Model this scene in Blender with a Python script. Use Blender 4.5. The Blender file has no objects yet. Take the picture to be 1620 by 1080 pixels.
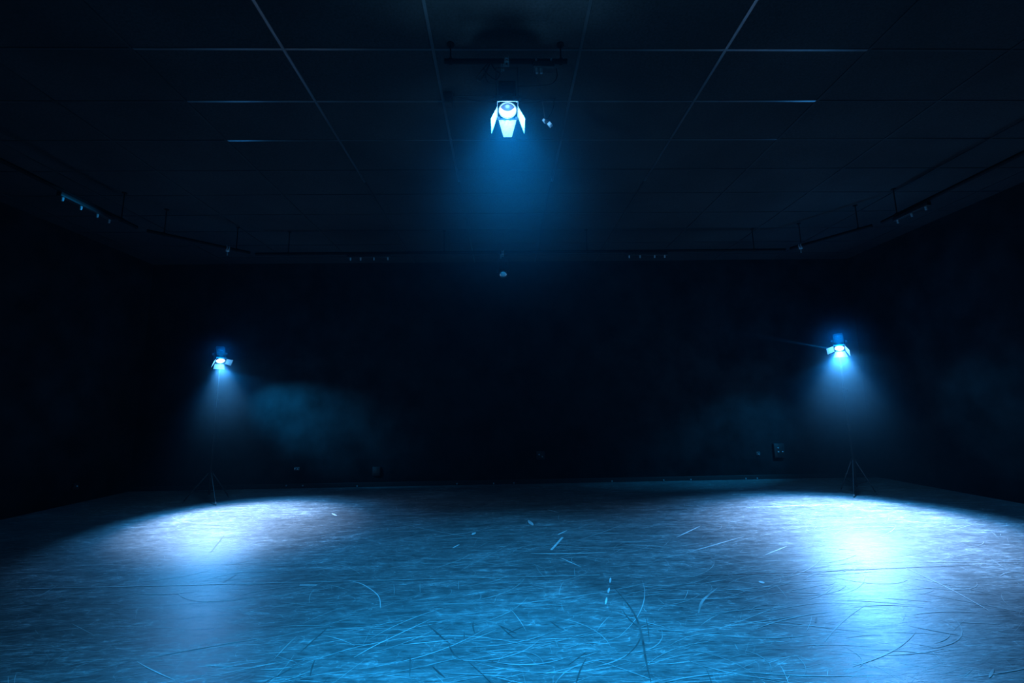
import bpy, bmesh, math, random
from mathutils import Vector, Matrix

# ------------------------------------------------------------------ camera, world, exposure
random.seed(7)
sc = bpy.context.scene
C = sc.collection
PI = math.pi
F = 700.0
CAM = Vector((0, 0, 1.4))
CEIL = 4.33
v = Vector(((796 - 810) / F, -(646 - 540) / F, -1)).normalized()
X = Vector((1, 0.0125, 0)); X.z = -(X.x * v.x + X.y * v.y) / v.z; X.normalize()
Z = X.cross(v)
ROT = Matrix((X, v, Z))                      # camera axes -> room axes
cam_data = bpy.data.cameras.new('camera')
cam_data.sensor_width = 36.0
cam_data.lens = F * 36.0 / 1620.0
cam_data.clip_start = 0.05
cam = bpy.data.objects.new('camera', cam_data)
C.objects.link(cam)
cam.matrix_world = Matrix.Translation(CAM) @ ROT.to_4x4()
sc.camera = cam

world = bpy.data.worlds.new('world'); sc.world = world
world.use_nodes = True
wn = world.node_tree
wn.nodes.clear()
wo = wn.nodes.new('ShaderNodeOutputWorld')
wb = wn.nodes.new('ShaderNodeBackground'); wb.inputs['Color'].default_value = (0, 0, 0, 1)
wv = wn.nodes.new('ShaderNodeVolumeScatter')           # thin stage haze filling the room
wv.inputs['Color'].default_value = (0.22, 0.72, 1.0, 1)
wv.inputs['Anisotropy'].default_value = 0.2
# thin haze; denser puffs added round the lit lamps to show beams and halos
HAZE_BASE = 0.0007
HAZE_PUFFS = [((0.08, 3.05, 2.9), 0.5, 0.018), ((-4.5, 7.2, 1.85), 0.65, 0.012), ((5.25, 6.75, 1.85), 0.75, 0.012),
              ((-4.6, 7.3, 2.30), 0.26, 0.10), ((5.38, 6.88, 2.30), 0.32, 0.11)]
wg = wn.nodes.new('ShaderNodeNewGeometry')
acc = None
for c_, s_, a_ in HAZE_PUFFS:
    ds = wn.nodes.new('ShaderNodeVectorMath'); ds.operation = 'DISTANCE'
    ds.inputs[1].default_value = c_; wn.links.new(wg.outputs['Position'], ds.inputs[0])
    dv = wn.nodes.new('ShaderNodeMath'); dv.operation = 'DIVIDE'; dv.inputs[1].default_value = s_
    wn.links.new(ds.outputs['Value'], dv.inputs[0])
    pw = wn.nodes.new('ShaderNodeMath'); pw.operation = 'POWER'; pw.inputs[1].default_value = 2.0
    wn.links.new(dv.outputs[0], pw.inputs[0])
    ng = wn.nodes.new('ShaderNodeMath'); ng.operation = 'MULTIPLY'; ng.inputs[1].default_value = -1.0
    wn.links.new(pw.outputs[0], ng.inputs[0])
    ex = wn.nodes.new('ShaderNodeMath'); ex.operation = 'EXPONENT'; wn.links.new(ng.outputs[0], ex.inputs[0])
    ml = wn.nodes.new('ShaderNodeMath'); ml.operation = 'MULTIPLY_ADD'; ml.inputs[1].default_value = a_
    wn.links.new(ex.outputs[0], ml.inputs[0])
    if acc is None: ml.inputs[2].default_value = HAZE_BASE
    else: wn.links.new(acc, ml.inputs[2])
    acc = ml.outputs[0]
wn.links.new(acc, wv.inputs['Density'])
sc.cycles.volume_step_rate = 3.5
wn.links.new(wb.outputs[0], wo.inputs['Surface'])
wn.links.new(wv.outputs[0], wo.inputs['Volume'])

sc.view_settings.view_transform = 'Standard'
sc.view_settings.look = 'None'
sc.view_settings.exposure = 0.0
sc.view_settings.gamma = 1.0
sc.view_settings.use_curve_mapping = False
sc.cycles.use_denoising = True
sc.cycles.max_bounces = 5
sc.cycles.diffuse_bounces = 2
sc.cycles.glossy_bounces = 2
sc.cycles.sample_clamp_indirect = 4.0

# the three lit lamps: (position of the lens, beam direction); their lights are made in stage_spotlight()
GEL = (0.010, 0.41, 1.0)
GEL_PALE = (0.48, 0.66, 1.0)

# ------------------------------------------------------------------ placing helpers
def ray(px, py):
    return ROT @ Vector(((px - 810) / F, -(py - 540) / F, -1))
def onz(px, py, z):
    d = ray(px, py); return CAM + d * ((z - CAM.z) / d.z)
def ony(px, py, y):
    d = ray(px, py); return CAM + d * ((y - CAM.y) / d.y)
def onx(px, py, x):
    d = ray(px, py); return CAM + d * ((x - CAM.x) / d.x)

# ------------------------------------------------------------------ materials
def new_mat(name):
    m = bpy.data.materials.new(name); m.use_nodes = True
    nt = m.node_tree
    return m, nt, nt.nodes['Principled BSDF']
def simple(name, col, rough=0.5, metal=0.0, spec=0.5, noise=0.15, scale=30.0):
    m, nt, b = new_mat(name)
    n = nt.nodes.new('ShaderNodeTexNoise'); n.inputs['Scale'].default_value = scale; n.inputs['Detail'].default_value = 4
    tc = nt.nodes.new('ShaderNodeTexCoord'); nt.links.new(tc.outputs['Object'], n.inputs['Vector'])
    r = nt.nodes.new('ShaderNodeValToRGB')
    r.color_ramp.elements[0].position = 0.3; r.color_ramp.elements[1].position = 0.7
    r.color_ramp.elements[0].color = tuple(c * (1 - noise) for c in col) + (1,)
    r.color_ramp.elements[1].color = tuple(min(1, c * (1 + noise)) for c in col) + (1,)
    nt.links.new(n.outputs['Fac'], r.inputs['Fac']); nt.links.new(r.outputs['Color'], b.inputs['Base Color'])
    b.inputs['Roughness'].default_value = rough; b.inputs['Metallic'].default_value = metal
    b.inputs['Specular IOR Level'].default_value = spec
    return m

M = {}
M['black_metal'] = simple('black powder coated metal', (0.012, 0.012, 0.013), 0.5)
M['door_metal'] = simple('barn door sheet metal', (0.09, 0.094, 0.098), 0.6, 0.0, 0.3, 0.3, 60)
M['steel'] = simple('zinc steel', (0.55, 0.57, 0.6), 0.32, 1.0)
M['bright_steel'] = simple('bright zinc fitting', (0.75, 0.77, 0.8), 0.42, 0.6)
M['rubber'] = simple('black rubber cable', (0.008, 0.008, 0.009), 0.6)
M['plastic'] = simple('black plastic', (0.015, 0.015, 0.017), 0.45)
M['grey_plastic'] = simple('grey plastic', (0.2, 0.21, 0.22), 0.45)
M['pale_plastic'] = simple('pale plastic', (0.45, 0.48, 0.5), 0.4)
M['drape'] = simple('black wall cloth', (0.010, 0.011, 0.012), 0.95, 0, 0.1, 0.5, 2.5)
M['black_trim'] = simple('black painted skirting', (0.02, 0.02, 0.022), 0.6)
M['scuff_light'] = simple('pale scratch', (0.78, 0.79, 0.80), 0.46, 0, 0.22, 0.25, 8)
M['scuff_soft'] = simple('soft scuff', (0.40, 0.405, 0.41), 0.46, 0, 0.22, 0.4, 8)
M['scuff_dark'] = simple('rubber mark', (0.11, 0.112, 0.115), 0.46, 0, 0.15, 0.4, 9)
M['seam'] = simple('vinyl seam gap', (0.01, 0.01, 0.01), 0.6)
M['tape'] = simple('white tape', (0.75, 0.77, 0.78), 0.5)

def lens_glass(name, strength, lit):
    # convex glass: the lower part shows the bright reflector behind it
    m, nt, b = new_mat(name)
    b.inputs['Base Color'].default_value = (0.004, 0.008, 0.014, 1)
    b.inputs['Roughness'].default_value = 0.25; b.inputs['Specular IOR Level'].default_value = 0.04
    if lit:
        at = nt.nodes.new('ShaderNodeAttribute'); at.attribute_name = 'uvlens'
        sep = nt.nodes.new('ShaderNodeSeparateXYZ'); nt.links.new(at.outputs['Vector'], sep.inputs[0])
        mr = nt.nodes.new('ShaderNodeMapRange'); mr.interpolation_type = 'SMOOTHSTEP'
        sq = nt.nodes.new('ShaderNodeMath'); sq.operation = 'MULTIPLY'
        nt.links.new(sep.outputs['X'], sq.inputs[0]); nt.links.new(sep.outputs['X'], sq.inputs[1])
        ml = nt.nodes.new('ShaderNodeMath'); ml.operation = 'MULTIPLY_ADD'
        ml.inputs[1].default_value = -0.55; nt.links.new(sq.outputs[0], ml.inputs[0]); nt.links.new(sep.outputs['Y'], ml.inputs[2])
        mr.inputs['From Min'].default_value = lit[0]; mr.inputs['From Max'].default_value = lit[1]
        mr.inputs['To Min'].default_value = strength; mr.inputs['To Max'].default_value = strength * lit[2]
        nt.links.new(ml.outputs[0], mr.inputs['Value'])
        b.inputs['Emission Color'].default_value = (0.75, 0.88, 1, 1)
        nt.links.new(mr.outputs['Result'], b.inputs['Emission Strength'])
    return m
M['lens_overhead'] = lens_glass('glowing lens with dark upper half', 5.0, (-0.28, 0.0, 0.02))
M['lens_side'] = lens_glass('glowing lens', 6.0, (0.3, 1.0, 0.6))
M['lens_off'] = simple('unlit lens over a polished reflector', (0.8, 0.86, 0.9), 0.22, 1.0)
M['stand'] = simple('matt black stand tube', (0.004, 0.004, 0.004), 0.8, 0, 0.1)

# vinyl dance floor
def floor_mat():
    m, nt, b = new_mat('worn black dance vinyl')
    L = nt.links.new
    tc = nt.nodes.new('ShaderNodeTexCoord')
    def noise(sx, sy, detail, rough=0.6, dist=0.0, off=0.0, rot=0.0):
        mp = nt.nodes.new('ShaderNodeMapping')
        mp.inputs['Scale'].default_value = (sx, sy, 1); mp.inputs['Location'].default_value = (off, off * 0.7, 0)
        mp.inputs['Rotation'].default_value = (0, 0, rot)
        n = nt.nodes.new('ShaderNodeTexNoise'); n.inputs['Scale'].default_value = 1
        n.inputs['Detail'].default_value = detail; n.inputs['Roughness'].default_value = rough
        n.inputs['Distortion'].default_value = dist
        L(tc.outputs['Object'], mp.inputs['Vector']); L(mp.outputs[0], n.inputs['Vector'])
        return n.outputs['Fac']
    def math_(op, a, b_=None, c=None):
        n = nt.nodes.new('ShaderNodeMath'); n.operation = op
        for i, x in enumerate((a, b_, c)):
            if x is None: continue
            if isinstance(x, (int, float)): n.inputs[i].default_value = x
            else: L(x, n.inputs[i])
        return n.outputs[0]
    def mrange(x, a, b_, c, d):
        n = nt.nodes.new('ShaderNodeMapRange'); n.inputs['From Min'].default_value = a; n.inputs['From Max'].default_value = b_
        n.inputs['To Min'].default_value = c; n.inputs['To Max'].default_value = d
        L(x, n.inputs['Value']); return n.outputs['Result']
    def hair(scale, width, off, rot, sy=1.0, dist=0.6):
        n = noise(scale, scale * sy, 2.0, 0.5, dist, off, rot)
        d = math_('ABSOLUTE', math_('SUBTRACT', n, 0.5))
        h = mrange(d, 0.0, width, 1.0, 0.0)
        gate = mrange(noise(scale * 1.7, scale * 1.7, 2, 0.5, 0, off + 9), 0.45, 0.65, 0, 1)
        return math_('MULTIPLY', h, gate)
    streak = noise(1.6, 12, 6, 0.7)                      # worn in the direction the rolls were mopped
    fine = noise(9, 70, 4, 0.7, 0.3, 3.0, 0.06)
    fine2 = noise(14, 50, 3, 0.7, 0.5, 8.0, -0.35)
    blot = noise(0.8, 1.0, 5, 0.6, 0.4, 21)
    a = math_('MULTIPLY_ADD', mrange(streak, 0.3, 0.7, 0, 1), 0.35, math_('MULTIPLY', mrange(fine, 0.35, 0.7, 0, 1), 0.35))
    a = math_('ADD', a, math_('MULTIPLY', mrange(fine2, 0.4, 0.7, 0, 1), 0.2))
    a = math_('MULTIPLY', a, mrange(blot, 0.3, 0.7, 0.65, 1.15))
    mot = noise(3.2, 7.0, 5, 0.75, 1.2, 41, 0.15)
    a = math_('MULTIPLY', a, mrange(mot, 0.32, 0.68, 0.6, 1.4))
    hs = None
    for (s, w, o, r, sy) in ((1.3, 0.006, 1.0, 0.2, 2.2), (2.1, 0.008, 5.0, -0.3, 1.8), (3.1, 0.010, 11.0, 0.5, 1.6), (4.3, 0.012, 17.0, -0.1, 2.0), (6.0, 0.02, 23.0, 0.9, 1.3)):
        h = hair(s, w, o, r, sy)
        hs = h if hs is None else math_('MAXIMUM', hs, h)
    a = math_('ADD', a, math_('MULTIPLY', hs, 0.28))
    mix = nt.nodes.new('ShaderNodeValToRGB')
    e = mix.color_ramp.elements
    e[0].position = 0.14; e[0].color = (0.085, 0.087, 0.09, 1)
    e[1].position = 0.92; e[1].color = (0.62, 0.63, 0.64, 1)
    k = e.new(0.5); k.color = (0.22, 0.223, 0.227, 1)
    L(a, mix.inputs['Fac'])
    L(mix.outputs['Color'], b.inputs['Base Color'])
    L(mrange(a, 0.0, 1.0, 0.36, 0.55), b.inputs['Roughness'])
    b.inputs['Specular IOR Level'].default_value = 0.22
    bp = nt.nodes.new('ShaderNodeBump'); bp.inputs['Strength'].default_value = 0.6; bp.inputs['Distance'].default_value = 0.005
    L(math_('ADD', math_('MULTIPLY', noise(7, 26, 4, 0.65, 0.4, 31), 0.7), math_('MULTIPLY', fine, 0.3)), bp.inputs['Height'])
    L(bp.outputs['Normal'], b.inputs['Normal'])
    return m
M['floor'] = floor_mat()

def ceil_mat():
    m, nt, b = new_mat('dark painted mineral tile')
    tc = nt.nodes.new('ShaderNodeTexCoord'); n = nt.nodes.new('ShaderNodeTexNoise')
    n.inputs['Scale'].default_value = 60; n.inputs['Detail'].default_value = 5
    n2 = nt.nodes.new('ShaderNodeTexNoise'); n2.inputs['Scale'].default_value = 1.1; n2.inputs['Detail'].default_value = 4
    nt.links.new(tc.outputs['Object'], n.inputs['Vector']); nt.links.new(tc.outputs['Object'], n2.inputs['Vector'])
    mx = nt.nodes.new('ShaderNodeMath'); mx.operation = 'MULTIPLY'
    nt.links.new(n.outputs['Fac'], mx.inputs[0]); nt.links.new(n2.outputs['Fac'], mx.inputs[1])
    r = nt.nodes.new('ShaderNodeValToRGB')
    r.color_ramp.elements[0].position = 0.12; r.color_ramp.elements[0].color = (0.019, 0.0195, 0.020, 1)
    r.color_ramp.elements[1].position = 0.4; r.color_ramp.elements[1].color = (0.036, 0.037, 0.039, 1)
    nt.links.new(mx.outputs[0], r.inputs['Fac']); nt.links.new(r.outputs['Color'], b.inputs['Base Color'])
    b.inputs['Roughness'].default_value = 0.9; b.inputs['Specular IOR Level'].default_value = 0.15
    bp = nt.nodes.new('ShaderNodeBump'); bp.inputs['Strength'].default_value = 0.3; bp.inputs['Distance'].default_value = 0.004
    nt.links.new(n.outputs['Fac'], bp.inputs['Height']); nt.links.new(bp.outputs['Normal'], b.inputs['Normal'])
    return m
M['ceiling'] = ceil_mat()
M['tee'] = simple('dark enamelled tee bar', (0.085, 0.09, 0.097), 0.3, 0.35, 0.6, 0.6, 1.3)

M['tee_dimmed'] = simple('shade darkened tee bar', (0.022, 0.023, 0.024), 0.7, 0, 0.15, 0.4, 2)

# ------------------------------------------------------------------ mesh helpers
def B(): return bmesh.new()
def add_box(bm, c, s, rot=None, bevel=0.0):
    r = bmesh.ops.create_cube(bm, size=1.0)
    vs = r['verts']
    bmesh.ops.scale(bm, vec=s, verts=vs)
    if bevel:
        es = list({e for vv in vs for e in vv.link_edges})
        bv = bmesh.ops.bevel(bm, geom=es, offset=bevel, segments=2, affect='EDGES', profile=0.5)
        vs = list({vv for f in bv['faces'] for vv in f.verts} | {vv for vv in vs if vv.is_valid})
    if rot is not None: bmesh.ops.transform(bm, matrix=rot.to_4x4() if len(rot) == 3 else rot, verts=vs)
    bmesh.ops.translate(bm, vec=c, verts=vs)
    return vs
def add_tube(bm, pts, r, seg=8, caps=True):
    pts = [Vector(p) for p in pts]; rings = []; n = len(pts); side = None
    for i, p in enumerate(pts):
        t = (pts[min(i + 1, n - 1)] - pts[max(i - 1, 0)]).normalized()
        if side is None or abs(side.dot(t)) > 0.95:
            side = t.orthogonal()
        side = (side - t * side.dot(t)).normalized(); up = t.cross(side)
        rr = r[i] if isinstance(r, (list, tuple)) else r
        rings.append([bm.verts.new(p + side * math.cos(2 * PI * k / seg) * rr + up * math.sin(2 * PI * k / seg) * rr) for k in range(seg)])
    for a, b in zip(rings, rings[1:]):
        for k in range(seg):
            bm.faces.new((a[k], a[(k + 1) % seg], b[(k + 1) % seg], b[k]))
    if caps:
        bm.faces.new(rings[0][::-1]); bm.faces.new(rings[-1])
def add_lathe(bm, prof, mat=None, seg=28, closed=False):
    rings = []
    for r, z in prof:
        if r < 1e-6: rings.append([bm.verts.new((0, 0, z))])
        else: rings.append([bm.verts.new((r * math.cos(2 * PI * k / seg), r * math.sin(2 * PI * k / seg), z)) for k in range(seg)])
    vs = [x for q in rings for x in q]
    pairs = list(zip(rings, rings[1:]))
    if closed: pairs.append((rings[-1], rings[0]))
    for a, b in pairs:
        for k in range(seg):
            if len(a) == 1 and len(b) == 1: continue
            if len(a) == 1: bm.faces.new((a[0], b[(k + 1) % seg], b[k]))
            elif len(b) == 1: bm.faces.new((a[k], a[(k + 1) % seg], b[0]))
            else: bm.faces.new((a[k], a[(k + 1) % seg], b[(k + 1) % seg], b[k]))
    if mat is not None: bmesh.ops.transform(bm, matrix=mat, verts=vs)
    return vs
def smooth_path(pts, n=8):
    pts = [Vector(p) for p in pts]; out = []
    for i in range(len(pts) - 1):
        p0 = pts[max(i - 1, 0)]; p1 = pts[i]; p2 = pts[i + 1]; p3 = pts[min(i + 2, len(pts) - 1)]
        for k in range(n):
            t = k / n
            out.append(0.5 * ((2 * p1) + (p2 - p0) * t + (2 * p0 - 5 * p1 + 4 * p2 - p3) * t * t + (3 * p1 - p0 - 3 * p2 + p3) * t ** 3))
    out.append(pts[-1]); return out
def obj(name, bm, mat, parent=None, smooth=True, xf=None):
    if xf is not None: bmesh.ops.transform(bm, matrix=xf, verts=bm.verts)
    bmesh.ops.recalc_face_normals(bm, faces=bm.faces)
    me = bpy.data.meshes.new(name); bm.to_mesh(me); bm.free()
    for m_ in (mat if isinstance(mat, (list, tuple)) else [mat]): me.materials.append(m_)
    if smooth:
        for p in me.polygons: p.use_smooth = True
        me.set_sharp_from_angle(angle=math.radians(35))
    o = bpy.data.objects.new(name, me); C.objects.link(o)
    if parent: o.parent = parent
    return o
def tag(o, label, cat, group=None, kind=None):
    o['label'] = label; o['category'] = cat
    if group: o['group'] = group
    if kind: o['kind'] = kind
    return o
def thing(name, label, cat, loc, group=None):
    o = bpy.data.objects.new(name, None); o.empty_display_size = 0.1; C.objects.link(o)
    o.location = loc
    return tag(o, label, cat, group)
def struct(name, bm, mat, label, cat, smooth=False):
    o = obj(name, bm, mat, None, smooth); o['kind'] = 'structure'; o['label'] = label; o['category'] = cat
    return o

# ------------------------------------------------------------------ room shell
XL, XR, YB, YF = -6.9, 7.1, 8.6, -2.6
T = 0.15
bm = B(); add_box(bm, ((XL + XR) / 2, YB + T / 2, CEIL / 2), (XR - XL + 2 * T, T, CEIL)); struct('wall_back', bm, M['drape'], 'black cloth covered back wall of the stage', 'wall')
bm = B(); add_box(bm, (XL - T / 2, (YB + YF) / 2, CEIL / 2), (T, YB - YF, CEIL)); struct('wall_left', bm, M['drape'], 'black side wall on the left of the stage', 'wall')
bm = B(); add_box(bm, (XR + T / 2, (YB + YF) / 2, CEIL / 2), (T, YB - YF, CEIL)); struct('wall_right', bm, M['drape'], 'black side wall on the right of the stage', 'wall')
bm = B(); add_box(bm, ((XL + XR) / 2, YF - T / 2, CEIL / 2), (XR - XL + 2 * T, T, CEIL)); struct('wall_front', bm, M['drape'], 'black wall behind the viewer', 'wall')
bm = B(); add_box(bm, ((XL + XR) / 2, YB - 0.012, 0.04), (XR - XL, 0.024, 0.08), bevel=0.004); struct('baseboard_back', bm, M['black_trim'], 'black skirting along the foot of the back wall', 'baseboard')

bm = B(); add_box(bm, ((XL + XR) / 2, (YB + YF) / 2, CEIL + T / 2), (XR - XL + 2 * T, YB - YF + 2 * T, T))
ceiling = struct('ceiling', bm, M['ceiling'], 'dark suspended tile ceiling over the stage', 'ceiling')
bm = B()
cols = [-0.54 + 1.216 * k for k in range(-5, 7)]
rows = [3.25 + 0.622 * k for k in range(-9, 9)]
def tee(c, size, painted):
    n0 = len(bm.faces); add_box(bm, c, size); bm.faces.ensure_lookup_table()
    for f in bm.faces[n0:]: f.material_index = 1 if painted else 0  # painted picks the darker copy with the shade in its colour
# enamel mid-stage; outer and rear runs darkened in colour, standing in for fading light
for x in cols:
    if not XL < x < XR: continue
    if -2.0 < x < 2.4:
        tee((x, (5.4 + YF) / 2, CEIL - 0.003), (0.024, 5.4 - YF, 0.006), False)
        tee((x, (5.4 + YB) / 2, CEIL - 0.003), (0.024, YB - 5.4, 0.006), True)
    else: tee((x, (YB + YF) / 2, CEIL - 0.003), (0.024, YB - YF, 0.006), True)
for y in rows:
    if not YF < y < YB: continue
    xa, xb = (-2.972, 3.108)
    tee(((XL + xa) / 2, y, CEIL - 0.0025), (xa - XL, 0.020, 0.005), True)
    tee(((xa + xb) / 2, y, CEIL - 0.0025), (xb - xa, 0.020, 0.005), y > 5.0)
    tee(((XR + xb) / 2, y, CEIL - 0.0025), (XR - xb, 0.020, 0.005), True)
obj('ceiling_grid', bm, [M['tee'], M['tee_dimmed']], ceiling, False)

# floor: slab, seams, scratches and rubber marks are one surface
bm = B()
add_box(bm, ((XL + XR) / 2, (YB + YF) / 2, -T / 2), (XR - XL + 2 * T, YB - YF + 2 * T, T))
for f in bm.faces: f.material_index = 0
zc = [0.0003]
def strip(pts, w, mi, taper=True):
    zc[0] += 0.0000004
    z = zc[0]; n = len(pts); prev = None
    for i, p in enumerate(pts):
        a = pts[max(0, i - 1)]; b = pts[min(n - 1, i + 1)]
        t = Vector((b[0] - a[0], b[1] - a[1], 0))
        if t.length < 1e-9: t = Vector((1, 0, 0))
        t.normalize(); nn = Vector((-t.y, t.x, 0))
        ww = w * 0.5 * ((0.25 + 0.75 * math.sin(PI * (i + 0.001) / (n - 1 + 0.002))) if taper else 1)
        q = Vector((p[0], p[1], z))
        cur = (bm.verts.new(q + nn * ww), bm.verts.new(q - nn * ww))
        if prev:
            f = bm.faces.new((prev[0], prev[1], cur[1], cur[0])); f.material_index = mi
        prev = cur
def arc(cx, cy, ang, length, curv, w, mi, n=9):
    pts = []; x, y, a = cx, cy, ang; st = length / (n - 1)
    x -= math.cos(a) * length / 2; y -= math.sin(a) * length / 2
    a -= curv * length / 2
    for i in range(n):
        pts.append((x, y)); a += curv * st
        x += math.cos(a) * st; y += math.sin(a) * st
    strip(pts, w, mi)
def fl(px, py): p = onz(px, py, 0); return (p.x, p.y)
R = random.Random(11)
for i in range(4200):                                        # fine hair scratches everywhere
    y = 1.9 + 6.0 * R.random() ** 1.3; x = R.uniform(-0.95, 0.95) * (y * 1.2 + 0.4)
    if not XL + 0.3 < x < XR - 0.3: continue
    a = R.gauss(0.10 - 0.06 * x, 0.22) if R.random() < 0.85 else R.uniform(0, PI)
    arc(x, y, a, R.uniform(0.06, 0.34), R.gauss(0, 0.9), R.uniform(0.0012, 0.003), 2 if R.random() < 0.55 else 1, 6)
for i in range(520):                                         # wider soft scuffs left by feet
    y = 1.9 + 4.6 * R.random() ** 1.2; x = R.gauss(0.9, 1.9)
    if abs(x) > y * 1.2 + 0.4: continue
    a = R.gauss(0.12 - 0.06 * x, 0.3)
    arc(x, y, a, R.uniform(0.15, 0.8), R.gauss(0, 1.3), R.uniform(0.004, 0.012), 2, 10)
for i in range(70):                                         # long pale arcs
    y = 1.9 + 4.2 * R.random(); x = R.gauss(0.6, 1.8)
    if abs(x) > y * 1.2 + 0.4: continue
    arc(x, y, R.gauss(0.2, 0.35), R.uniform(0.4, 1.5), R.gauss(0, 0.7), R.uniform(0.002, 0.005), 1, 14)
for i in range(26):                                          # small round turns
    y = 2.2 + 3.5 * R.random(); x = R.gauss(1.2, 1.2)
    arc(x, y, R.uniform(0, PI), R.uniform(0.15, 0.4), R.choice((-1, 1)) * R.uniform(4, 9), R.uniform(0.003, 0.007), 2, 12)
for i in range(46):                                          # dark rubber marks in the near middle
    y = 1.95 + 1.3 * R.random() ** 1.4; x = R.gauss(0.0, 0.75)
    arc(x, y, R.gauss(PI / 2 + 0.1, 0.45), R.uniform(0.1, 0.4), R.gauss(0, 1.5), R.uniform(0.004, 0.011), 3, 9)
def px_strip(pts, w, mi, taper=True, n=6):
    q = smooth_path([Vector((*fl(*p), 0)) for p in pts], n); strip([(a.x, a.y) for a in q], w, mi, taper)
px_strip([(972, 930), (1000, 965), (1014, 1000), (1022, 1045), (1030, 1080)], 0.014, 3)
px_strip([(1105, 970), (1112, 950), (1135, 930)], 0.018, 2)
px_strip([(1070, 850), (1108, 832)], 0.016, 1)
px_strip([(1085, 875), (1130, 862), (1178, 848)], 0.014, 1)
px_strip([(1210, 878), (1245, 864)], 0.015, 1)
px_strip([(1430, 897), (1500, 930), (1565, 966)], 0.010, 1)
px_strip([(1568, 884), (1590, 900)], 0.010, 2)
px_strip([(872, 870), (890, 850)], 0.024, 4, False)
px_strip([(882, 846), (897, 839)], 0.022, 1)
px_strip([(840, 875), (880, 876), (958, 874)], 0.018, 1)
px_strip([(886, 882), (920, 897)], 0.010, 1)
px_strip([(836, 823), (843, 831)], 0.05, 1)
px_strip([(747, 846), (752, 842)], 0.04, 1)
px_strip([(716, 867), (727, 861)], 0.02, 1)
px_strip([(866, 806), (884, 811)], 0.018, 1)
px_strip([(474, 925.5), (501, 925.5)], 0.014, 4, False)
px_strip([(966, 914), (965, 922)], 0.016, 1); px_strip([(964, 930), (962, 938)], 0.016, 1); px_strip([(960, 945), (958, 956)], 0.014, 1)
px_strip([(1201, 921), (1209, 921)], 0.05, 1)
px_strip([(525, 812), (533, 816)], 0.03, 1)
px_strip([(1180, 803), (1250, 800), (1330, 797)], 0.02, 1)
px_strip([(352, 922), (375, 908)], 0.016, 3)
px_strip([(333, 874), (355, 846)], 0.012, 3)
px_strip([(552, 918), (575, 925), (598, 942), (602, 962)], 0.008, 1)
px_strip([(635, 1020), (680, 1016), (716, 1012)], 0.007, 1)
px_strip([(560, 1040), (600, 1018), (680, 980)], 0.006, 1)
px_strip([(1565, 1072), (1572, 1058)], 0.012, 2); px_strip([(1290, 985), (1292, 977)], 0.012, 3)
for yy, xa, xb in ((3.965, -6.6, 0.8), (6.32, -6.6, 6.8), (1.62, -6.6, 6.8)):                # seams between the vinyl rolls
    strip([(xa + (xb - xa) * k / 8, yy) for k in range(9)], 0.006, 1, False)
    strip([(xa + (xb - xa) * k / 8, yy - 0.006) for k in range(9)], 0.005, 5, False)
px_strip([(1090, 911), (1250, 906), (1430, 898), (1560, 893)], 0.014, 5, True, 8)
struct('floor', bm, [M['floor'], M['scuff_light'], M['scuff_soft'], M['scuff_dark'], M['tape'], M['seam']], 'scratched vinyl dance floor with seams and rubber marks', 'floor')

# ------------------------------------------------------------------ pipes of the lighting ring
PZ = 3.95
def pipe(name, a, b, label, drops, cat='pipe', r=0.024, group=None):
    a = Vector(a); b = Vector(b)
    t = thing(name, label, cat, a, group)
    bm = B(); add_tube(bm, [Vector((0, 0, 0)), b - a], r, 14); obj('tube', bm, M['stand'], t)
    for k in drops:
        p = (b - a) * k
        bm = B()
        add_tube(bm, [p + Vector((0, 0, r * 0.8)), Vector((p.x, p.y, CEIL - a.z))], 0.006, 8)
        add_lathe(bm, [(0, 0), (0.03, 0), (0.03, 0.008), (0, 0.008)], Matrix.Translation((p.x, p.y, CEIL - a.z - 0.008)), 14)
        h = obj('hanger', bm, M['stand'], t)
        bm = B(); add_lathe(bm, [(r + 0.001, -0.012), (r + 0.007, -0.012), (r + 0.007, 0.012), (r + 0.001, 0.012)], Matrix.Translation(p) @ (b - a).to_track_quat('Z', 'Y').to_matrix().to_4x4(), 16, True)
        obj('clip', bm, M['stand'], h)
    return t
pipe('lighting_pipe', (-4.0, 7.0, PZ), (4.75, 7.0, PZ), 'long black pipe carrying the small unlit spotlight near the back wall', (0.06, 0.35, 0.62, 0.94), group='pipes of the ceiling ring')
pipe('lighting_pipe', (-5.025, 1.0, PZ), (-5.025, 5.9, PZ), 'black pipe running away along the left wall under the ceiling', (0.1, 0.5, 0.95), group='pipes of the ceiling ring')
pipe('lighting_pipe', (5.455, 1.0, PZ), (5.455, 5.9, PZ), 'black pipe running away along the right wall under the ceiling', (0.1, 0.5, 0.95), group='pipes of the ceiling ring')
pipe('lighting_pipe', (-4.98, 6.02, PZ), (-4.06, 6.94, PZ), 'short black pipe slanting across the left rear corner', (0.15, 0.85), group='pipes of the ceiling ring')
pipe('lighting_pipe', (5.41, 6.02, PZ), (4.80, 6.94, PZ), 'short black pipe slanting across the right rear corner', (0.15, 0.85), group='pipes of the ceiling ring')
BARY = 3.2
pa = ony(703, 95.5, BARY); pb = ony(897, 98.5, BARY)
BZ = (pa.z + pb.z) / 2
pipe('lighting_bar', (pa.x, BARY, BZ), (pb.x, BARY, BZ), 'short black bar above the lit overhead spotlight', (0.05, 0.95), cat='bar', r=0.02)

# ------------------------------------------------------------------ spotlights
def frame(axis, up_hint=Vector((0, 0, 1))):
    """rotation whose -Z is the beam axis and whose +Y is the upper side of the lens"""
    z = -Vector(axis).normalized()
    x = up_hint.cross(z)
    if x.length < 1e-4: x = Vector((1, 0, 0))
    x.normalize(); y = z.cross(x)
    return Matrix((x, y, z)).transposed()

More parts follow.
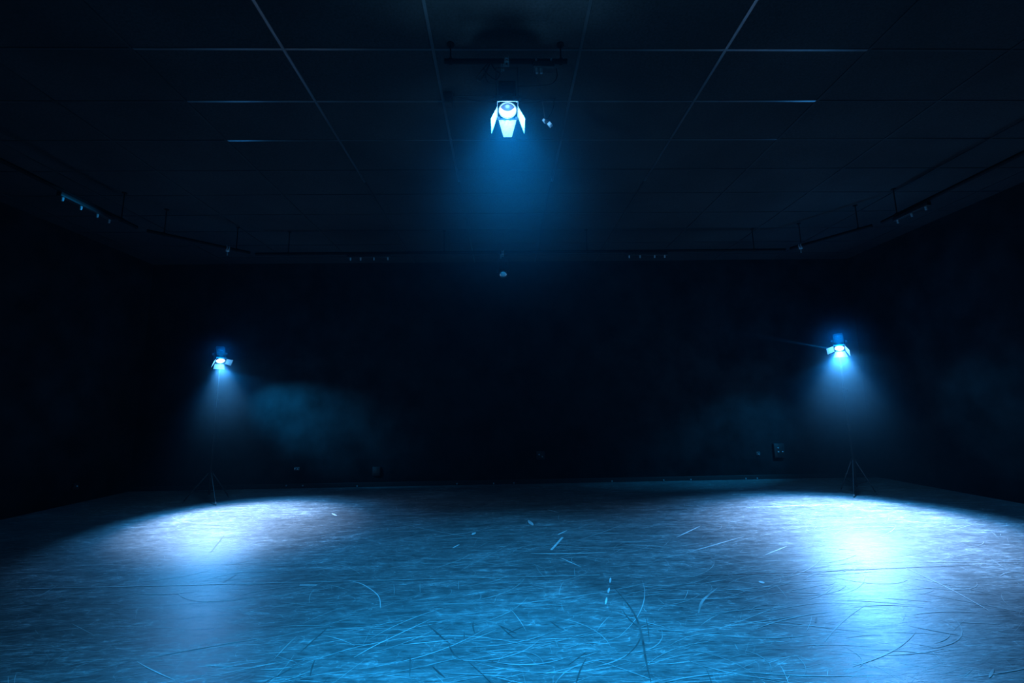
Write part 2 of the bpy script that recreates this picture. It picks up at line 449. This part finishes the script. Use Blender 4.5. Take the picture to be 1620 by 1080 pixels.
def spot(name, parent, rotm, loc, color, power, half, blend, radius, scale=(1, 1, 1)):
    ld = bpy.data.lights.new(name, 'SPOT')
    ld.color = color; ld.energy = power; ld.spot_size = 2 * math.radians(half); ld.spot_blend = blend
    ld.shadow_soft_size = radius
    o = bpy.data.objects.new(name, ld); C.objects.link(o); o.parent = parent
    o.matrix_local = Matrix.Translation(loc) @ rotm.to_4x4() @ Matrix.Diagonal((*scale, 1))
    return o
def bulb(name, parent, loc, color, power, radius):
    ld = bpy.data.lights.new(name, 'POINT'); ld.color = color; ld.energy = power; ld.shadow_soft_size = radius
    o = bpy.data.objects.new(name, ld); C.objects.link(o); o.parent = parent; o.location = loc
    return o

def stage_spotlight(label, lens_pos, axis, lens_mat, doors, mount, group='theatre spotlights', sc_=1.0):
    """root at the lens centre.  doors: list of (angle round the lens, splay, hinge width, tip width, length)"""
    t = thing('stage_spotlight', label, 'spotlight', lens_pos, group)
    Rm = frame(axis); X4 = Rm.to_4x4() @ Matrix.Scale(sc_, 4)
    # housing: box body with rounded edges, tapered snout, cooling fins, rear cap
    bm = B()
    add_box(bm, (0, 0, 0.165), (0.132, 0.132, 0.19), bevel=0.012)
    for k in range(5):
        add_box(bm, (0, 0.069, 0.10 + 0.03 * k), (0.10, 0.008, 0.008), bevel=0.002)
        add_box(bm, (0, -0.069, 0.10 + 0.03 * k), (0.10, 0.008, 0.008), bevel=0.002)
    add_lathe(bm, [(0.060, 0.08), (0.068, 0.07), (0.068, 0.012), (0.062, 0.012), (0.062, 0.06)], None, 32, True)
    obj('housing', bm, M['stand'], t, True, X4)
    bm = B(); add_box(bm, (0, 0, 0.267), (0.11, 0.11, 0.016), bevel=0.006); add_box(bm, (0.03, 0.02, 0.28), (0.03, 0.03, 0.018), bevel=0.004)
    obj('rear_cap', bm, M['plastic'], t, True, X4)
    # bright rim that holds the lens
    bm = B(); add_lathe(bm, [(0.058, 0.014), (0.066, 0.014), (0.067, 0.004), (0.064, 0.0), (0.058, 0.002)], None, 36, True)
    rim = obj('lens_ring', bm, M['door_metal'], t, True, X4)
    # convex lens
    bm = B()
    prof = [(0.058 * math.sin(a), -0.012 * math.cos(a) + 0.012) for a in [PI / 2 * k / 7 for k in range(8)]]
    add_lathe(bm, prof + [(0.058, 0.018), (0, 0.018)], None, 36)
    loc = [vv.co.copy() for vv in bm.verts]
    le = obj('lens', bm, lens_mat, t, True, X4)
    at = le.data.attributes.new('uvlens', 'FLOAT_VECTOR', 'POINT')
    for i, c in enumerate(loc): at.data[i].vector = (c.x / 0.058, c.y / 0.058, c.z)
    # square colour frame holder with clips at the corners
    if doors:
        bm = B()
        for k in range(4):
            rz = Matrix.Rotation(k * PI / 2, 3, 'Z')
            add_box(bm, rz @ Vector((0, 0.074, 0.006)), (0.152, 0.004, 0.018), rz)
            add_box(bm, rz @ Vector((0.066, 0.066, 0.016)), (0.012, 0.012, 0.02), rz, 0.002)
        obj('gel_frame', bm, M['black_metal'], t, True, X4)
    for ang, splay, w0, w1, ln in doors:
        bm = B()
        th = 0.0016
        vs = []
        for zz in (0, th):
            for px_, py_ in ((-w0 / 2, 0), (w0 / 2, 0), (w0 / 2 * 0.98, ln * 0.1), (w1 / 2, ln), (-w1 / 2, ln), (-w0 / 2 * 0.98, ln * 0.1)):
                vs.append(bm.verts.new((px_, py_, zz)))
        n = 6
        bm.faces.new(vs[:n][::-1]); bm.faces.new(vs[n:])
        for k in range(n): bm.faces.new((vs[k], vs[(k + 1) % n], vs[n + (k + 1) % n], vs[n + k]))
        # door: hinge line on the frame, opens outward by splay from the beam axis
        m = Matrix.Rotation(ang, 4, 'Z') @ Matrix.Translation((0, 0.074, -0.004)) @ Matrix.Rotation(-(PI / 2 - splay), 4, 'X')
        d = obj('barn_door', bm, M['door_metal'], t, False, X4 @ m)
        bm = B()
        for s in (-1, 1):
            add_tube(bm, [(s * 0.020 - 0.009, 0.001, 0.0), (s * 0.020 + 0.009, 0.001, 0.0)], 0.0035, 8)
            add_lathe(bm, [(0, 0.004), (0.003, 0.004), (0.0035, 0.0), (0, 0)], Matrix.Translation((s * 0.011, ln * 0.16, 0.0016)), 8)
        obj('hinge', bm, M['black_metal'], d, True, X4 @ m)
    # yoke: a U of flat bar between the tilt knobs and the mount point
    piv = X4 @ Vector((0, 0, 0.15)); xd = (Rm @ Vector((1, 0, 0)))
    mp = Vector(mount) - Vector(lens_pos)
    dirm = (mp - piv).normalized()
    arm = (mp - piv).length - 0.02
    yy = dirm; xx = (xd - yy * xd.dot(yy)).normalized(); zz = xx.cross(yy)
    YM = Matrix.Translation(piv) @ Matrix((xx, yy, zz)).transposed().to_4x4()
    bm = B()
    hw = 0.082 * sc_
    for s in (-1, 1): add_box(bm, (s * hw, arm * 0.5 - 0.01, 0), (0.005, arm + 0.02, 0.026), bevel=0.001)
    add_box(bm, (0, arm, 0), (2 * hw + 0.005, 0.005, 0.026), bevel=0.001)
    yk = obj('yoke', bm, M['black_metal'], t, True, YM)
    for s in (-1, 1):
        bm = B(); add_lathe(bm, [(0, 0), (0.016, 0), (0.019, 0.006), (0.016, 0.02), (0, 0.02)], Matrix.Translation((s * (hw + 0.003), 0, 0)) @ Matrix.Rotation(s * PI / 2, 4, 'Y'), 10)
        obj('tilt_knob', bm, M['plastic'], yk, True, YM)
    return t, Rm, X4

def hook_clamp(t, bar_rel, r):
    """bright hook over a pipe: plates either side, hook crown and bolt, as a part of the lamp"""
    bm = B()
    for s in (-1, 1):
        pts = [(s * 0.014, -0.030, -0.075), (s * 0.014, -0.030, 0.0)]
        pts += [(s * 0.014, -0.030 * math.cos(a), 0.030 * math.sin(a)) for a in [PI * k / 8 for k in range(1, 9)]]
        pts += [(s * 0.014, 0.030, -0.012)]
        add_tube(bm, pts, 0.0065, 6)
    add_box(bm, (0, -0.030, 0.004), (0.03, 0.008, 0.012), bevel=0.002)
    add_box(bm, (0, -0.026, -0.074), (0.036, 0.03, 0.016), bevel=0.003)
    c = obj('hook_clamp', bm, M['bright_steel'], t, True, Matrix.Translation(bar_rel))
    bm = B(); add_tube(bm, [(0, -0.031, -0.02), (0, -0.06, -0.05)], 0.005, 8); add_box(bm, (0, -0.062, -0.055), (0.03, 0.012, 0.012), bevel=0.003)
    obj('wing_bolt', bm, M['bright_steel'], c, True, Matrix.Translation(bar_rel))
    bm = B()
    add_tube(bm, [(-0.026, -0.036, -0.055), (-0.026, -0.036, -0.115)], 0.0055, 8)
    add_tube(bm, [(-0.042, -0.036, -0.055), (-0.042, -0.036, -0.12)], 0.0055, 8)
    add_tube(bm, [(-0.048, -0.036, -0.085), (-0.016, -0.036, -0.085)], 0.004, 8)
    obj('safety_shackle', bm, M['bright_steel'], t, True, Matrix.Translation(bar_rel))

D = math.radians
def wide(a, sp, ln=0.11, w1=0.19): return (a, D(sp), 0.135, w1, ln)

# --- overhead lamp, lit
LO = ony(803, 175, 3.1)
ax = Vector((0.0, -math.sin(D(19)), -math.cos(D(19))))
t, Rm, X4 = stage_spotlight('black overhead spotlight shining down from the ceiling bar, white barn doors lit', LO, ax, M['lens_overhead'],
    [(PI, D(50), 0.128, 0.062, 0.115), (PI / 2, D(15), 0.085, 0.118, 0.175), (-PI / 2, D(15), 0.085, 0.118, 0.175)], (LO.x, BARY - 0.03, BZ - 0.075), sc_=1.05)
hook_clamp(t, Vector((0, BARY - LO.y, BZ - LO.z)), 0.02)
spot('beam_light', t, frame((0, -math.sin(D(28)), -math.cos(D(28)))), X4 @ Vector((0, 0, -0.012)), GEL, 700, 42, 0.7, 0.03)
spot('wash_light', t, frame((0, -0.25, -1)), X4 @ Vector((0, 0, -0.012)), GEL, 680, 61, 0.45, 0.04)
bulb('lens_glow_light', t, X4 @ Vector((0, 0, -0.11)), (0.16, 0.54, 1.0), 30.0, 0.03)

# --- rear lamp, unlit
LR = ony(796, 434, 6.93)
t, Rm, X4 = stage_spotlight('small unlit spotlight with a pale round lens under the rear pipe', LR, (0, -0.8, -0.6), M['lens_off'], [], (LR.x, 6.97, PZ - 0.075))
hook_clamp(t, Vector((0, 7.0 - LR.y, PZ - LR.z)), 0.024)

# --- side lamps on stands, lit
def side_lamp(label, stand_label, L, aim, foot, doors, powers, halo, leg_angles, spread, hub):
    ax = (Vector(aim) - L).normalized()
    back = L - ax * 0.15
    top = Vector((back.x, back.y + 0.02, back.z - 0.13))
    t, Rm, X4 = stage_spotlight(label, L, ax, M['lens_side'], doors, top)
    core, washp, mid = powers
    spot('beam_light', t, Rm, X4 @ Vector((0, 0, -0.012)), GEL_PALE, core[0], core[1], core[2], 0.045)
    spot('wash_light', t, frame(washp[3]), X4 @ Vector((0, 0, -0.07)), (0.18, 0.46, 1.0), washp[0], washp[1], washp[2], 0.045)
    bulb('lens_glow_light', t, X4 @ Vector((0, 0, -0.09)), (0.1, 0.48, 1.0), halo, 0.02)
    bulb('halo_light', t, X4 @ Vector((0, 0.17, 0.10)), (0.0, 0.28, 1.0), halo * 1.5, 0.02)      # added above the housing only to light a halo in the haze
    spot('body_light', t, Rm, X4 @ Vector((0, 0, -0.012)), (0.045, 0.40, 1.0), mid[0], mid[1], mid[2], 0.045)
    # tripod stand
    s = thing('light_stand', stand_label, 'light stand', (top.x, top.y, 0), 'tripod light stands')
    bm = B(); add_tube(bm, [(0, 0, 0.12), (0, 0, 1.05)], 0.017, 12); add_tube(bm, [(0, 0, 1.0), (0, 0, 1.62)], 0.014, 12); add_tube(bm, [(0, 0, 1.58), (0, 0, top.z - 0.03)], 0.011, 12)
    obj('pole', bm, M['stand'], s)
    for z in (1.03, 1.6):
        bm = B(); add_lathe(bm, [(0.0175, z - 0.03), (0.025, z - 0.03), (0.025, z + 0.03), (0.0175, z + 0.03)], None, 14, True)
        add_tube(bm, [(0.02, 0, z), (0.05, 0, z)], 0.005, 8); add_tube(bm, [(0.05, 0, z - 0.012), (0.05, 0, z + 0.012)], 0.007, 8)
        obj('collar', bm, M['stand'], s)
    bm = B(); add_lathe(bm, [(0, top.z - 0.05), (0.014, top.z - 0.05), (0.014, top.z - 0.02), (0.008, top.z - 0.02), (0.008, top.z + 0.012), (0, top.z + 0.012)], None, 12); obj('spigot', bm, M['steel'], s)
    bm = B(); add_lathe(bm, [(0.018, hub - 0.03), (0.03, hub - 0.03), (0.03, hub + 0.03), (0.018, hub + 0.03)], None, 14, True); obj('leg_hub', bm, M['stand'], s)
    for a in leg_angles:
        d = Vector((math.cos(a), math.sin(a), 0)); foot_ = d * spread
        bm = B(); add_tube(bm, [d * 0.026 + Vector((0, 0, hub)), foot_ + Vector((0, 0, 0.02))], 0.008, 8)
        lg = obj('leg', bm, M['black_metal'], s)
        bm = B(); add_tube(bm, [Vector((0, 0, 0.16)) + d * 0.016, d * (0.026 + (spread - 0.026) * 0.62) + Vector((0, 0, 0.02 + (hub - 0.02) * 0.38))], 0.005, 6); obj('brace', bm, M['stand'], lg)
        bm = B(); add_tube(bm, [foot_ * 0.965 + Vector((0, 0, 0.045)), foot_ * 1.01 + Vector((0, 0, 0.011))], 0.011, 8); obj('rubber_foot', bm, M['grey_plastic'], lg)
    return t, Rm, X4

LL = ony(349, 571, 7.35); LRt = ony(1328, 551, 6.9)
tl, Rl, Xl = side_lamp('lit spotlight on the tripod stand at left, its left barn door seen edge on',
    'black tripod stand under the left spotlight', LL, (-3.6, 6.3, 0), None,
    [wide(PI, 38, 0.085, 0.16), wide(PI / 2, 75, 0.09, 0.15), wide(-PI / 2, 30, 0.095, 0.15)],
    ((1700, 28, 1.0), (150, 48, 1.0, (0.95, -0.8, -1)), (900, 37, 0.9)), 9.0, (D(192), D(318), D(72)), 0.36, 0.46)
tr, Rr, Xr = side_lamp('lit spotlight on the tripod stand at the right of the stage, doors open either side',
    'black tripod stand under the right spotlight', LRt, (4.35, 5.7, 0), None,
    [wide(PI, 38, 0.09, 0.185), wide(PI / 2, 26, 0.12, 0.15), wide(-PI / 2, 65, 0.1, 0.15)],
    ((2000, 32, 1.0), (500, 47, 1.0, (-0.72, -0.95, -1)), (1600, 41, 1.0)), 18.0, (D(-14), D(105), D(222)), 0.26, 0.52)

# ------------------------------------------------------------------ small things under the ceiling
def socket_box(label, p, along, n_on, half):
    """black multi-way socket rail on a pipe with a few bare metal plugs catching light"""
    t = thing('socket_rail', label, 'socket rail', p, 'socket rails on the ring pipes')
    along = Vector(along).normalized(); side = Vector((0, 0, 1)).cross(along)
    Mx = Matrix((along, side, Vector((0, 0, 1)))).transposed().to_4x4()
    bm = B(); add_box(bm, (0, 0, 0), (2 * half + 0.1, 0.06, 0.05), bevel=0.006); obj('rail_body', bm, M['plastic'], t, True, Mx)
    for u in n_on:
        bm = B(); add_lathe(bm, [(0, -0.045), (0.010, -0.045), (0.013, -0.03), (0.013, 0.0), (0, 0.0)], Mx @ Matrix.Translation((u, 0.0 , -0.024)), 12); obj('plug', bm, M['pale_plastic'], t)
    return t
z0 = PZ - 0.0505
def us(pixs, centre, axis_i, fn):
    return [fn(q)[axis_i] - centre for q in pixs]
for lab, pix, sgn in (('black socket rail with pale plugs on the rear pipe, left of the unlit spotlight', [(555, 398), (571, 397.5), (592, 398), (614, 398)], 1),
                      ('black socket rail with pale plugs on the rear pipe, right of the unlit spotlight', [(995, 397), (1012, 397), (1035, 397), (1051, 397)], 1)):
    xs = [ony(q[0], q[1], 7.0).x for q in pix]; cx = (xs[0] + xs[-1]) / 2
    socket_box(lab, (cx, 7.0, z0), (1, 0, 0), [x - cx for x in xs], (xs[-1] - xs[0]) / 2)
for lab, pix, xx in (('black socket rail with pale plugs on the pipe along the left wall', [(101, 302), (130, 316), (156, 327), (174, 339)], -5.025),
                     ('black socket rail with pale plugs on the pipe along the right wall', [(1463, 318), (1441, 331), (1419, 340)], 5.455)):
    ys = [onx(q[0], q[1], xx).y for q in pix]; cy = (min(ys) + max(ys)) / 2
    socket_box(lab, (xx, cy, z0), (0, 1, 0), [y - cy for y in ys], (max(ys) - min(ys)) / 2)

# empty hook clamps on the corner pipes
def spare_clamp(label, p, ang):
    t = thing('pipe_clamp', label, 'clamp', p, 'empty clamps on the corner pipes')
    hook_clamp_parts = B()
    for s in (-1, 1):
        add_tube(hook_clamp_parts, [(s * 0.014, 0.033 * math.cos(a), 0.033 * math.sin(a)) for a in [2 * PI * k / 14 for k in range(15)]], 0.007, 6)
    add_box(hook_clamp_parts, (0, 0, -0.045), (0.045, 0.03, 0.02), bevel=0.003)
    Mx = Matrix.Rotation(ang, 4, 'Z')
    obj('hook', hook_clamp_parts, M['bright_steel'], t, True, Mx)
    bm = B(); add_tube(bm, [(0, 0, -0.055), (0.0, -0.01, -0.12)], 0.006, 8); obj('bolt', bm, M['bright_steel'], t, True, Mx)
def on_pipe(a, b, k): return Vector(a).lerp(Vector(b), k)
spare_clamp('bare metal clamp on the slanting pipe at the left rear corner', on_pipe((-4.98, 6.02, PZ), (-4.06, 6.94, PZ), 0.76), D(45))
spare_clamp('bare metal clamp on the slanting pipe at the right rear corner', on_pipe((5.41, 6.02, PZ), (4.80, 6.94, PZ), 0.86), D(-56))

# connector box clipped under the overhead bar, with its sockets
cb = ony(856, 108, BARY); hwx = 0.075
t = thing('connector_box', 'black connector box under the right half of the overhead bar', 'connector box', (cb.x + 0.02, BARY, BZ - 0.02 - 0.028))
bm = B(); add_box(bm, (0, 0, 0), (0.17, 0.07, 0.052), bevel=0.006); obj('box_body', bm, M['plastic'], t)
for k in (-0.055, -0.02):
    bm = B(); add_lathe(bm, [(0, -0.04), (0.011, -0.04), (0.014, -0.02), (0.014, 0), (0, 0)], Matrix.Translation((k, -0.008, -0.025)), 12); obj('plug', bm, M['grey_plastic'], t)
for k in (-0.06, 0.06):
    bm = B(); add_lathe(bm, [(0.021, -0.008), (0.026, -0.008), (0.026, 0.008), (0.021, 0.008)], Matrix.Translation((k, 0, 0.048)) @ Matrix.Rotation(PI / 2, 4, 'Y'), 14, True); obj('strap', bm, M['steel'], t)

def cable(label, pts, r=0.0045, cat='cable', group='cables around the overhead bar'):
    bm = B(); add_tube(bm, smooth_path(pts, 8), r, 7)
    return tag(obj('power_cable', bm, M['rubber']), label, cat, group)
Y0 = BARY
def P(px, py, y): return ony(px, py, y)
cable('black cable looping from the overhead bar round to the right side of the lit lamp', [P(880, 109, Y0), P(881, 122, Y0 + .01), P(872, 133, Y0), P(850, 136, Y0 - .02), P(819, 137, Y0 + .03)])
cable('black cable coil hanging from the bar left of the lit lamp', [P(772, 100, Y0 - .03), P(762, 112, Y0 - .05), P(754, 124, Y0 - .04), P(760, 127, Y0 - .02), P(770, 112, Y0 - .04), P(776, 101, Y0 - .05), P(784, 112, Y0 - .05), P(791, 117, Y0 - .05), P(784, 126, Y0 - .03), P(772, 118, Y0 - .06), P(764, 108, Y0 - .04)], 0.005)
cable('black lead sagging from the bar into the left side of the lit lamp', [P(776, 99, Y0 - .03), P(768, 116, Y0 - .02), P(772, 130, Y0), P(782, 133, Y0 + .02), P(790, 134, Y0 + .05)], 0.0045)

jb = onz(710, 158, CEIL - 0.06)
t = thing('junction_box', 'small black box on the ceiling left of the lit overhead lamp', 'junction box', (jb.x, jb.y, CEIL))
bm = B(); add_box(bm, (0, 0, -0.055), (0.075, 0.09, 0.11), bevel=0.008); obj('box_body', bm, M['plastic'], t)
bm = B(); add_box(bm, (0, 0, -0.113), (0.066, 0.08, 0.006), bevel=0.002); obj('cover', bm, M['grey_plastic'] if False else M['black_metal'], t)
bm = B(); add_lathe(bm, [(0, 0), (0.010, 0), (0.010, 0.025), (0, 0.025)], Matrix.Translation((0.037, 0, -0.03)) @ Matrix.Rotation(PI / 2, 4, 'Y'), 10); obj('cable_gland', bm, M['plastic'], t)
gz = CEIL - 0.03
cable('thin black cable crossing the ceiling from the small box behind the lit lamp', [Vector((jb.x + 0.06, jb.y, gz)), onz(722, 152, gz), onz(760, 152.5, CEIL - 0.012), onz(800, 152, CEIL - 0.012), onz(840, 158, CEIL - 0.012), onz(868, 157, CEIL - 0.012), onz(879, 156, CEIL - 0.006)], 0.004)
cable('second thin black cable sagging from the small ceiling box behind the lit lamp', [Vector((jb.x + 0.06, jb.y - 0.012, gz - 0.012)), onz(735, 157, CEIL - 0.05), onz(765, 161, CEIL - 0.07), onz(800, 163, CEIL - 0.07), onz(840, 163, CEIL - 0.05), onz(866, 158, CEIL - 0.012)], 0.004)

# hanging plug on its own loop of cable
pl = P(868, 195, 3.42)
top1 = P(848, 121, Y0); top2 = onz(876, 158, CEIL - 0.006)
dn = Vector((0.5, -0.25, -0.8)).normalized(); Rp = frame(dn).to_4x4()
t = thing('hanging_plug', 'dangling cable plug with pale ends below and right of the bar', 'plug', pl)
bm = B(); add_lathe(bm, [(0, 0.06), (0.008, 0.06), (0.014, 0.045), (0.019, 0.03), (0.019, 0.0), (0, 0.0)], None, 14); obj('plug_body', bm, M['plastic'], t, True, Rp)
bm = B(); add_box(bm, (0, 0, -0.02), (0.036, 0.030, 0.032), bevel=0.003); obj('plug_face', bm, M['pale_plastic'], t, True, Rp)
bm = B(); add_box(bm, (-0.005, -0.012, 0.052), (0.04, 0.022, 0.024), bevel=0.004); obj('cord_grip', bm, M['pale_plastic'], t, True, Rp)
bm = B(); add_tube(bm, smooth_path([top1 - pl, P(855, 143, Y0 + .08) - pl, P(861, 178, Y0 + .19) - pl, Rp @ Vector((0, 0, 0.058))], 8), 0.005, 7); obj('cord', bm, M['rubber'], t)
bm = B(); add_tube(bm, smooth_path([Rp @ Vector((0.012, 0, 0.03)), P(873, 178, 3.55) - pl, P(876, 166, 3.72) - pl, top2 - pl], 8), 0.004, 7); obj('cord', bm, M['rubber'], t)

# ------------------------------------------------------------------ small fittings on the walls and along the skirting
def wall_box(name, label, p, size, normal, cat, mat, knob=None, group=None):
    t = thing(name, label, cat, p, group)
    nv = Vector(normal); Mx = frame(-nv).to_4x4()
    bm = B(); add_box(bm, (0, 0, size[2] / 2), size, bevel=min(size) * 0.12); obj('box_body', bm, mat, t, True, Mx)
    bm = B(); add_box(bm, (0, 0, size[2]), (size[0] * 0.78, size[1] * 0.78, 0.006), bevel=0.001); obj('cover_plate', bm, M['black_metal'], t, True, Mx)
    for k in (knob or []):
        bm = B(); add_lathe(bm, [(0, 0), (0.012, 0), (0.012, 0.012), (0.006, 0.018), (0, 0.018)], Mx @ Matrix.Translation((k[0], k[1], size[2] + 0.003)), 12); obj('knob', bm, M['bright_steel'], t)
    return t
NB = (0, -1, 0)
q = ony(1230, 712, YB); wall_box('wall_socket', 'dark box with small knobs on the back wall, left of the right stand', q, (0.2, 0.26, 0.07), NB, 'wall socket', M['plastic'], [(-0.03, 0.05), (-0.03, -0.02), (0.05, -0.02)])
q = ony(855, 720, YB); wall_box('wall_socket', 'black socket plate low on the middle of the back wall', q, (0.16, 0.16, 0.04), NB, 'wall socket', M['plastic'], [(-0.03, 0.02), (0.03, -0.02)])
q = ony(1199, 717, YB); wall_box('wall_switch', 'tiny pale switch on the lit patch of the back wall at right', q, (0.06, 0.06, 0.02), NB, 'switch', M['grey_plastic'], [(0, -0.01)])
q = ony(470, 741, YB); wall_box('wall_switch', 'tiny switch with bright studs low on the back wall at left', q, (0.09, 0.05, 0.02), NB, 'switch', M['grey_plastic'], [(-0.025, 0), (0.02, -0.005)])
q = ony(596, 745, YB); wall_box('wall_socket', 'small faint socket low on the back wall left of centre', q, (0.14, 0.16, 0.03), NB, 'wall socket', M['plastic'])
q = onx(240, 757, XL); wall_box('wall_panel', 'narrow upright box low on the left wall', q, (0.25, 0.4, 0.05), (1, 0, 0), 'wall box', M['grey_plastic'])
q = onx(118, 769, XL); wall_box('wall_socket', 'small socket with one bright stud low on the left wall', q, (0.1, 0.1, 0.03), (1, 0, 0), 'wall socket', M['plastic'], [(0, 0)])
studs = [(453, 768), (479, 768), (565, 769), (723, 765), (781, 765), (813, 765), (968, 761), (1050, 761), (1093, 759), (1180, 757), (1198, 757)]
names = ['leftmost stud', 'second stud from the left', 'third stud from the left', 'fourth stud from the left', 'fifth stud from the left', 'middle stud', 'sixth stud from the right',
         'fifth stud from the right', 'fourth stud from the right', 'second stud from the right', 'rightmost stud']
names[6] = 'fifth stud from the right'; names[7] = 'fourth stud from the right'; names[8] = 'third stud from the right'
for (px, py), nm in zip(studs, names):
    q = ony(px, py, YB - 0.024); zz = min(max(q.z, 0.02), 0.06)
    bm = B(); add_lathe(bm, [(0, 0.014), (0.008, 0.012), (0.014, 0.004), (0.014, 0), (0, 0)], frame((0, 1, 0)).to_4x4(), 12)
    o = obj('skirting_stud', bm, M['pale_plastic']); o.location = (q.x, YB - 0.024, zz)
    tag(o, nm + ' on the black skirting of the back wall', 'stud', 'studs along the rear skirting')

# ------------------------------------------------------------------ light that slips past the barn doors (each belongs to its lamp)
def leak(t, target, lens_pos, off, color, power, half, blend, scale=(1, 1, 1)):
    spot('leak_light', t, frame((Vector(target) - Vector(lens_pos) - Vector(off))), Vector(off), color, power, half, blend, 0.01, scale)

leak(tl, LL + Vector((0.60, 1.0, -0.74)), LL, (0.05, 0.02, -0.14), GEL, 420, 44, 0.9, (1, 0.5, 1))
leak(tr, LRt + Vector((-0.62, 1.0, -1.0)), LRt, (-0.05, 0.05, -0.14), GEL, 190, 44, 0.8, (1, 0.5, 1))
leak(tr, LRt + Vector((1.0, -0.5, -0.62)), LRt, (0.12, 0.0, -0.1), GEL, 60, 40, 0.8, (1, 0.7, 1))
leak(tr, ony(1140, 521, 6.5), LRt, (-0.12, -0.05, -0.02), GEL, 4000, 2.2, 1.0)
